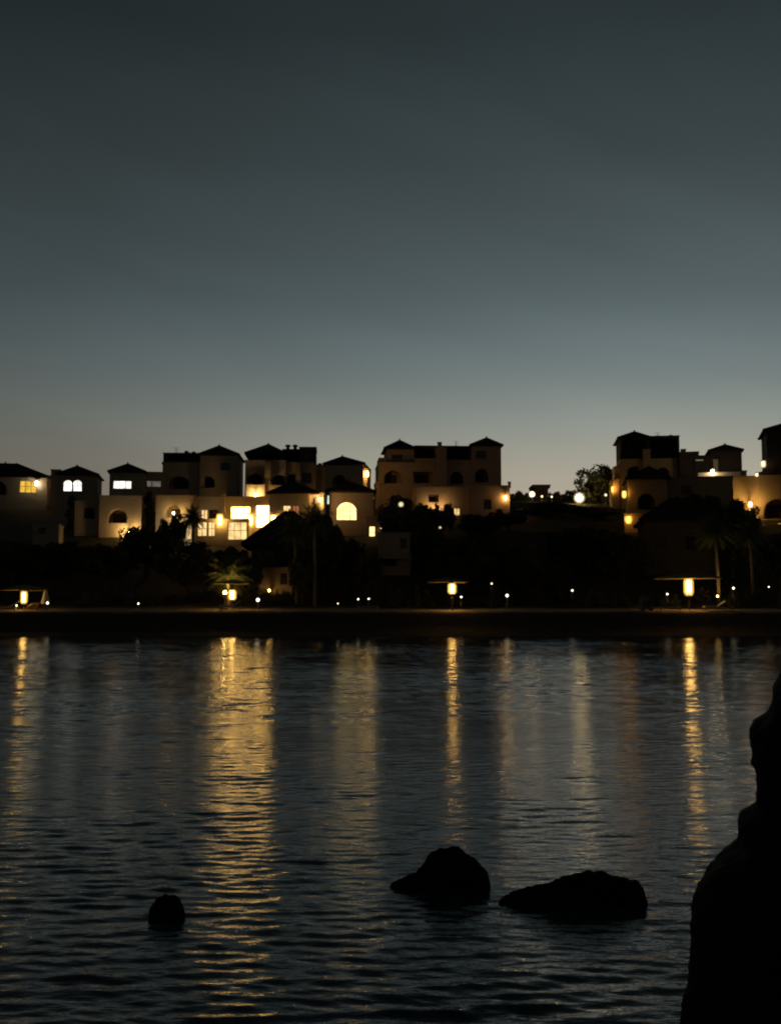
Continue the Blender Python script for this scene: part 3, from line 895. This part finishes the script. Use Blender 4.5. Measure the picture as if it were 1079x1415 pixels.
parasol('widest thatched parasol with lantern at the right between the loungers', 903, 995, 799, 951, 811, 98.5, .72, 1.6, seed=4)

# closed white parasol, kayak, loungers, chair
def on_sand(px, Y): 
    x = at(px, 840, Y).x
    return (x, Y, zt(x, Y))
p = on_sand(63, 98)
t = thing('closed_parasol', 'closed white parasol glowing beside the leftmost lantern', 'parasol', p)
m = MB(); m.lathe([(.22, -.05), (.22, .08), (.03, .1), (.03, 2.2)], n=10); m.build('pole', 'metal', t)
m = MB()
for i in range(13):
    pass
n = 24; prof_ = [(.05, 1.95), (.14, 1.6), (.24, 1.1), (.32, .75), (.30, .55)]
for r0, z in prof_:
    for j in range(n):
        a = 2 * math.pi * j / n; rr = r0 * (1 + .22 * math.cos(8 * a)); m.v.append((rr * math.cos(a), rr * math.sin(a), z))
for k in range(len(prof_) - 1):
    for j in range(n): m.f.append((k * n + j, k * n + (j + 1) % n, (k + 1) * n + (j + 1) % n, (k + 1) * n + j))
m.build('canopy', 'fabric_white', t, smooth=True)
c = at(66, 830, 97.4)
o = copy_tree(proto); o.location = (c.x + .1, 97.3, on_sand(66, 97.3)[2]); o.scale = (1.4,) * 3; o['label'] = 'bright spotlight at the foot of the closed white parasol'

p = on_sand(46, 96.9)
t = thing('pool_float', 'small leaf-shaped yellow float tilted on the sand below the leftmost parasol', 'float', (p[0], p[1], p[2] + .30), R(12))
t.rotation_euler = (R(25), R(-18), R(12))
m = MB(); n = 14; L = .62
for k in range(17):
    u = -1 + 2 * k / 16; wv = max(.02, (1 - abs(u) ** 2.2)) 
    for j in range(n):
        a = 2 * math.pi * j / n
        m.v.append((u * L, .30 * wv * math.cos(a), (.24 * wv * math.sin(a)) + .16 * u * u))
for k in range(16):
    for j in range(n): m.f.append((k * n + j, k * n + (j + 1) % n, (k + 1) * n + (j + 1) % n, (k + 1) * n + j))
m.f.append(tuple(range(n))); m.f.append(tuple(16 * n + j for j in range(n)))
m.build('hull', 'fabric_yellow', t, smooth=True)
m = MB(); m.lathe([(.24, .0), (.27, .03), (.20, .06)], (0, 0, .21), 12); m.build('valve_ring', 'metal', t)

def lounger(label, px, Y, rz, mat='fabric_white', back=35):
    p = on_sand(px, Y)
    t = thing('sun_lounger', label, 'sun lounger', p, R(rz), 'sun loungers under the parasols')
    m = MB(); m.box(-1, .95, -.33, -.28, .26, .32); m.box(-1, .95, .28, .33, .26, .32); m.box(-1, -.95, -.28, .28, .265, .315); m.box(.9, .95, -.28, .28, .265, .315); m.build('frame', 'plastic_white', t)
    for sx in (-.85, .75):
        for sy in (-.3, .25):
            m = MB(); m.box(sx, sx + .06, sy, sy + .05, -.1, .258); m.build('leg', 'plastic_white', t)
    m = MB(); m.box(-.98, .25, -.3, .3, .33, .42); m.build('seat', mat, t)
    b = R(back); m = MB(); nx_, nz_ = -math.sin(b), math.cos(b)
    q = [(.27, .34), (.27 + .85 * math.cos(b), .34 + .85 * math.sin(b))]
    A = [(q[0][0], -.3, q[0][1]), (q[1][0], -.3, q[1][1]), (q[1][0], .3, q[1][1]), (q[0][0], .3, q[0][1])]
    B = [(x + nx_ * .08, y, z + nz_ * .08) for x, y, z in A]
    m.face(A[::-1]); m.face(B)
    for i in range(4): m.face([A[i], A[(i + 1) % 4], B[(i + 1) % 4], B[i]])
    m.build('backrest', mat, t)
    return t
lounger('pale sun lounger on the sand in front of the floodlit palm parasol', 318, 96.7, 4)
lounger('pale sun lounger on the sand just right of the widest parasol lantern', 987, 97.2, 3, 'fabric_white')
lounger('grey sun lounger raised upright left of the widest parasol lantern', 925, 97.6, 172, 'fabric_grey', 60)
lounger('grey sun lounger by the spotlight pair on the dark beach', 508, 97, 178, 'fabric_grey', 30)
lounger('grey sun lounger leaning at the far left under the leftmost parasol', 10, 97.2, 10, 'fabric_grey', 30)

p = on_sand(893, 97)
t = thing('beach_chair', 'grey wicker hooded beach chair at the left end of the widest parasol', 'chair', p, R(15))
m = MB(); m.box(-.5, .5, -.35, .35, .12, .42); m.build('seat', 'fabric_grey', t)
m = MB(); m.box(-.5, .5, .36, .46, .1, 1.35); m.box(-.58, -.505, -.3, .4, .1, 1.0); m.box(.505, .58, -.3, .4, .1, 1.0); m.build('hood', 'fabric_grey', t)
for sx in (-.45, .37):
    m = MB(); m.box(sx, sx + .08, -.3, .3, -.1, .115); m.build('leg', 'metal', t)

# ------------------------------------------------------------------ trees
def leaf_quad(m, p, s, r_):
    n = Vector((r_.gauss(0, 1), r_.gauss(0, 1), r_.gauss(0, 1) + .4)).normalized()
    a = n.orthogonal().normalized(); a.rotate(Matrix.Rotation(r_.uniform(0, 6.28), 3, n)); b = n.cross(a)
    m.face([p - a * s, p + b * s * .5, p + a * s, p - b * s * .5])

def tree_proto(seed, kind='broad'):
    """unit tree: crown about 1 m in radius, 2 m tall in total, base at z = 0"""
    r_ = random.Random(seed)
    t = bpy.data.objects.new(kind, None); COL.objects.link(t)
    m = MB(); c = MB()
    clumps = []
    if kind == 'cypress_tree':
        m.tube([(0, 0, -.1), (0, 0, .9), (0, 0, 1.8)], [.06, .05, .01], 6)
        for i in range(60):
            z = r_.uniform(.15, 1.95); w_ = .62 * min(1, (2.05 - z) / 1.3) ** .7; a = r_.uniform(0, 6.28); q = w_ * math.sqrt(r_.random())
            clumps.append((Vector((q * math.cos(a), q * math.sin(a), z)), .16))
        nl, ls = 26, .06
    else:
        lean = Vector((r_.uniform(-.1, .1), r_.uniform(-.1, .1), 0))
        fork = Vector((lean.x, lean.y, .75))
        m.tube([(0, 0, -.15), (lean.x * .4, lean.y * .4, .35), fork], [.085, .065, .055], 8)
        for i in range(8):
            a = i * 2.4 + r_.uniform(-.4, .4); el = r_.uniform(.25, 1.2)
            e = fork + Vector((math.cos(a) * math.cos(el) * .75, math.sin(a) * math.cos(el) * .75, math.sin(el) * .85))
            mid = fork.lerp(e, .5) + Vector((r_.uniform(-.08, .08), r_.uniform(-.08, .08), .06))
            m.tube([fork, mid, e], [.04, .026, .008], 5)
            clumps.append((e, r_.uniform(.26, .4)))
            clumps.append((mid + Vector((r_.uniform(-.2, .2), r_.uniform(-.2, .2), r_.uniform(0, .2))), r_.uniform(.18, .3)))
        for i in range(44):
            d = Vector((r_.gauss(0, 1), r_.gauss(0, 1), r_.gauss(0, 1))).normalized()
            q = r_.uniform(.55, 1.0)
            clumps.append((Vector((d.x * .92 * q, d.y * .92 * q, 1.18 + d.z * .78 * q)), r_.uniform(.13, .30)))
        nl, ls = 105, .064
    for p, r in clumps:
        for i in range(nl):
            d = Vector((r_.gauss(0, 1), r_.gauss(0, 1), r_.gauss(0, .8))).normalized() * r * (r_.random() ** .4)
            leaf_quad(c, p + d, ls * r_.uniform(.7, 1.4), r_)
    m.build('trunk', 'bark', t, smooth=True); c.build('crown', 'leaf', t)
    return t

def palm_proto(seed, trunk_h=4.0, fr=1.9, nf=38):
    r_ = random.Random(seed)
    t = bpy.data.objects.new('palm_tree', None); COL.objects.link(t)
    m = MB(); bx, by = r_.uniform(-.3, .3), r_.uniform(-.2, .2)
    pts, rad = [], []
    for i in range(25):
        f = i / 24; pts.append((bx * f * f, by * f * f, -.3 + (trunk_h + .3) * f)); rad.append(.17 - .04 * f + (.02 if i % 2 else 0))
    m.tube(pts, rad, 10); m.build('trunk', 'palm_bark', t)
    c = MB(); top = Vector(pts[-1])
    for k in range(nf):
        a = k * 2.39996 + r_.uniform(-.2, .2); el = R(85) - R(105) * (k / nf) + r_.uniform(-.1, .1)
        L = fr * r_.uniform(.85, 1.1); p = top.copy(); d = Vector((math.cos(a) * math.cos(el), math.sin(a) * math.cos(el), math.sin(el)))
        side = d.cross(Vector((0, 0, 1)));
        if side.length < .05: side = Vector((1, 0, 0))
        side.normalize(); st = []
        for j in range(15):
            st.append(p.copy()); p = p + d * L / 14; d = (d + Vector((0, 0, -.085 - .03 * j / 14))).normalized()
        c.tube(st, [.022 * (1 - j / 16) + .004 for j in range(15)], 4, False)
        for j in range(2, 15):
            f = j / 14; ll = .55 * fr / 1.9 * math.sin(math.pi * min(1, .15 + f * .8)) ; dd = (st[j] - st[j - 1]).normalized()
            for sg in (-1, 1):
                for hh in (0, .5):
                    q = st[j - 1].lerp(st[j], hh)
                    tip = q + side * sg * ll * r_.uniform(.8, 1.1) + dd * ll * .55 + Vector((0, 0, -ll * r_.uniform(.25, .5)))
                    wv = dd * .032
                    c.face([q - wv, q + wv, tip])
    c.build('crown', 'palm_leaf', t)
    return t

PB = [tree_proto(s, 'broadleaf_tree') for s in (11, 23, 37, 52)]
PC = tree_proto(5, 'cypress_tree')
used = set()
def place(protos_i, loc, scale, rz, label, cat, group=None):
    src = protos_i
    o = src if src.name not in used else copy_tree(src)
    used.add(src.name) if o is src else None
    o.location = loc; o.scale = scale; o.rotation_euler = (0, 0, rz); o['label'] = label; o['category'] = cat
    if group: o['group'] = group
    return o
def tree(px, py_top, wpx, Y, label, k=None, src=None, hmin=2.0):
    c = at(px, py_top, Y); g_ = zt(c.x, Y) - (2.2 if Y > 165 else 0); hgt = max(hmin, c.z - g_); rad = wpx / 2 / ppm(Y)
    pr = src or PB[(k if k is not None else rng.randrange(4))]
    top = 2.05
    return place(pr, (c.x, Y, g_ - .1), (rad / (1.02 if src is None else .62), rad / (1.02 if src is None else .62), hgt / top), rng.uniform(0, 6.28), label, 'tree', 'dark garden trees')
TREES = [
 (18, 742, 100, 113, 'broad dark tree at the left edge above the leftmost parasol'),
 (-30, 735, 90, 118, 'dark tree mostly cut off by the left edge of the picture'),
 (84, 748, 92, 117, 'dark tree below the low pale garden house at far left'),
 (150, 748, 100, 111, 'dark tree directly below the cream villa with the arched window'),
 (205, 722, 92, 117, 'tall dark tree between the cream arched villa and the long lit villa'),
 (241, 703, 40, 126, 'small round dark tree covering the left end of the long lit villa'),
 (262, 748, 96, 109, 'dark tree below the white terrace lamp of the long lit villa'),
 (318, 752, 70, 112, 'dark tree behind the crown of the floodlit palm'),
 (455, 716, 50, 122, 'dark tree in the gap between the two brightest villas'),
 (344, 748, 48, 108, 'dark tree before the left corner of the thatched villa'),
 (448, 712, 58, 108, 'dark tree before the right slope of the thatched villa roof'),
 (418, 762, 44, 105.5, 'low dark tree right of the lit pavilion wall'),
 (478, 740, 64, 112, 'dark tree right of the thatched villa roof'),
 (502, 752, 60, 109, 'dark tree above the close pair of spotlights'),
 (556, 686, 84, 126, 'big dark tree with a greenish lamp in its crown under the twin turret house'),
 (585, 692, 46, 128, 'dark tree in front of the lit wall left of the narrow yellow window'),
 (662, 706, 62, 130, 'dark tree right of the narrow yellow window of the pink wing'),
 (614, 688, 34, 131, 'dark tree left of the narrow yellow window of the pink wing'),
 (588, 722, 60, 119, 'dark tree right of the two-storey garden house'),
 (642, 734, 116, 113, 'wide dark tree behind the middle parasol'),
 (690, 748, 70, 116, 'dark tree left of the low flat-roofed house'),
 (742, 762, 96, 111, 'dark tree in front of the low flat-roofed house'),
 (770, 734, 84, 126, 'dark tree right of the low flat-roofed house'),
 (812, 722, 104, 119, 'large dark tree below the round-glow street lamp'),
 (858, 730, 78, 115, 'dark tree just left of the shadowed hip-roofed villa'),
 (768, 675, 34, 180, 'low flat-topped dark tree right of the ridge hut'),
 (789, 677, 36, 182, 'low dark tree behind the street lamp with the large glow'),
 (716, 677, 44, 178, 'low dark tree on the ridge left of the starry lamp'),
 (829, 640, 84, 170, 'round leafy tree standing alone against the sky on the ridge'),
 (972, 674, 64, 137, 'dark tree under the white floodlit terrace'),
 (1020, 690, 62, 131, 'dark tree left of the orange lit arch'),
 (1012, 728, 70, 116, 'dark tree between the hip-roofed villa and the right palms'),
 (1066, 728, 70, 112, 'dark tree at the right edge below the arched wall'),
 (700, 700, 60, 138, 'dark tree right below the corner lamp of the pink wing'),
 (760, 700, 90, 150, 'dark scrubby tree on the slope under the starry street lamp'),
 (820, 702, 80, 148, 'dark scrubby tree on the slope under the skyline tree'),
]
for i, (px, py, wp, Y, lab) in enumerate(TREES): tree(px, py, wp, Y, lab, i % 4)
tree(206, 678, 24, 139, 'narrow dark cypress between the cream arched villa and the long lit villa', src=PC)
tree(100, 684, 22, 140, 'narrow dark cypress left of the cream arched villa', src=PC)

# palms
def palm(px, py_top, Y, label, seed, fr, base_py=None):
    c = at(px, py_top, Y); g_ = zt(c.x, Y); tot = c.z - g_
    o = palm_proto(seed, max(.8, tot - fr * .55), fr)
    o.location = (c.x, Y, g_); o['label'] = label; o['category'] = 'palm tree'; o['group'] = 'palms in the beach gardens'
    return o
palm(317, 774, 101, 'small palm lit golden from below behind a parasol', 3, 2.8)
palm(268, 706, 124, 'small dark palm silhouetted before the long lit villa', 8, 1.9)
palm(990, 716, 107, 'palm with a pale lit trunk right of the hip-roofed villa', 14, 2.6)
palm(1037, 722, 109, 'palm with a dim grey trunk near the right edge', 21, 2.5)
palm(411, 716, 106, 'left dark palm in front of the thatched villa', 31, 2.6)
palm(436, 704, 105, 'right dark palm in front of the thatched villa', 41, 2.6)
# up-lights for palms
for px, py, Y, s_, lab in [(311, 824, 99.6, 2.2, 'bright spotlight at the foot of the golden lit palm'), (991, 826, 105, .9, 'spotlight at the foot of the pale palm trunk')]:
    c = at(px, py, Y); o = copy_tree(proto); o.location = (c.x, Y, max(zt(c.x, Y), c.z - .46 * s_)); o.scale = (s_,) * 3; o['label'] = lab
    for ch in o.children:
        if ch.name.startswith('lens'):
            ch.data = ch.data.copy(); ch.data.materials[0] = MATS['glow_flood']
            ch.location = (0, 0, .62)
    wash_light(o, (0, .05, .66), Vector((.12, .35 if Y < 102 else .8, 1.0)), 480 if Y < 102 else 30, (1, .68, .20), 120)

# shrubs
def shrub(px, py_top, wpx, Y, label, mat='leaf', group='dark shrubs behind the beach'):
    c = at(px, py_top, Y); g_ = zt(c.x, Y); hgt = max(.7, c.z - g_); rad = wpx / 2 / ppm(Y)
    o = copy_tree(SH) if SH_used else SH
    SH_used.append(1)
    o.location = (c.x, Y, g_ - .05); o.scale = (rad, rad, hgt); o.rotation_euler = (0, 0, rng.uniform(0, 6.28)); o['label'] = label; o['category'] = 'shrub'
    if group: o['group'] = group
    return o
SH_used = []; SHRUBS_EXTRA = []
SH = bpy.data.objects.new('shrub', None); COL.objects.link(SH)
m = MB(); c_ = MB(); r_ = random.Random(77)
for i in range(7):
    a = i * .9; m.tube([(0, 0, -.1), (.3 * math.cos(a), .3 * math.sin(a), .4), (.6 * math.cos(a), .6 * math.sin(a), .75)], [.03, .02, .008], 5)
for i in range(26):
    d = Vector((r_.gauss(0, 1), r_.gauss(0, 1), abs(r_.gauss(0, 1)))).normalized() * r_.uniform(.4, .85)
    for j in range(60):
        q = Vector((r_.gauss(0, 1), r_.gauss(0, 1), r_.gauss(0, 1))).normalized() * .2 * r_.random() ** .4
        p_ = d + q; p_.z = max(.02, p_.z * .98); leaf_quad(c_, p_, .05 * r_.uniform(.7, 1.4), r_)
m.build('stems', 'bark', SH); c_.build('foliage', 'leaf', SH)
for px, py, wp, lab in [(366, 811, 40, 'dark shrub below the left half of the lit pavilion wall'), (392, 813, 36, 'dark shrub below the right half of the lit pavilion wall')]:
    SHRUBS_EXTRA.append((px, py, wp, lab))
for px, py, wp, lab in SHRUBS_EXTRA: shrub(px, py, wp, 106.8, lab)
for i in range(30):
    px = -20 + i * 38 + rng.uniform(-10, 10)
    if 296 < px < 345: continue
    shrub(px, rng.uniform(806, 822), rng.uniform(34, 60), 104.8 + rng.uniform(0, 3), 'dark rounded shrub in the hedge behind the beach')
for px, py, wp, Y, lab, mat, sm in [(1012, 803, 20, 102.3, 'small bush lit bright yellow by a spotlight at right', 'glow_small', 1.3), (679, 797, 16, 104.4, 'small bush lit green above the round spotlight', 'glow_small', .9),
                                    (1080, 795, 20, 103, 'yellow lit bush cut by the right edge', 'glow_small', 1.2)]:
    shrub(px, py, wp, Y, lab, group=None)
    c = at(px, py + 9, Y - 1.0); o = copy_tree(proto); o.location = (c.x, Y - 1.0, max(zt(c.x, Y - 1.0) - .1, c.z - .5 * sm)); o.scale = (sm,) * 3; o['label'] = 'spotlight in front of the ' + lab
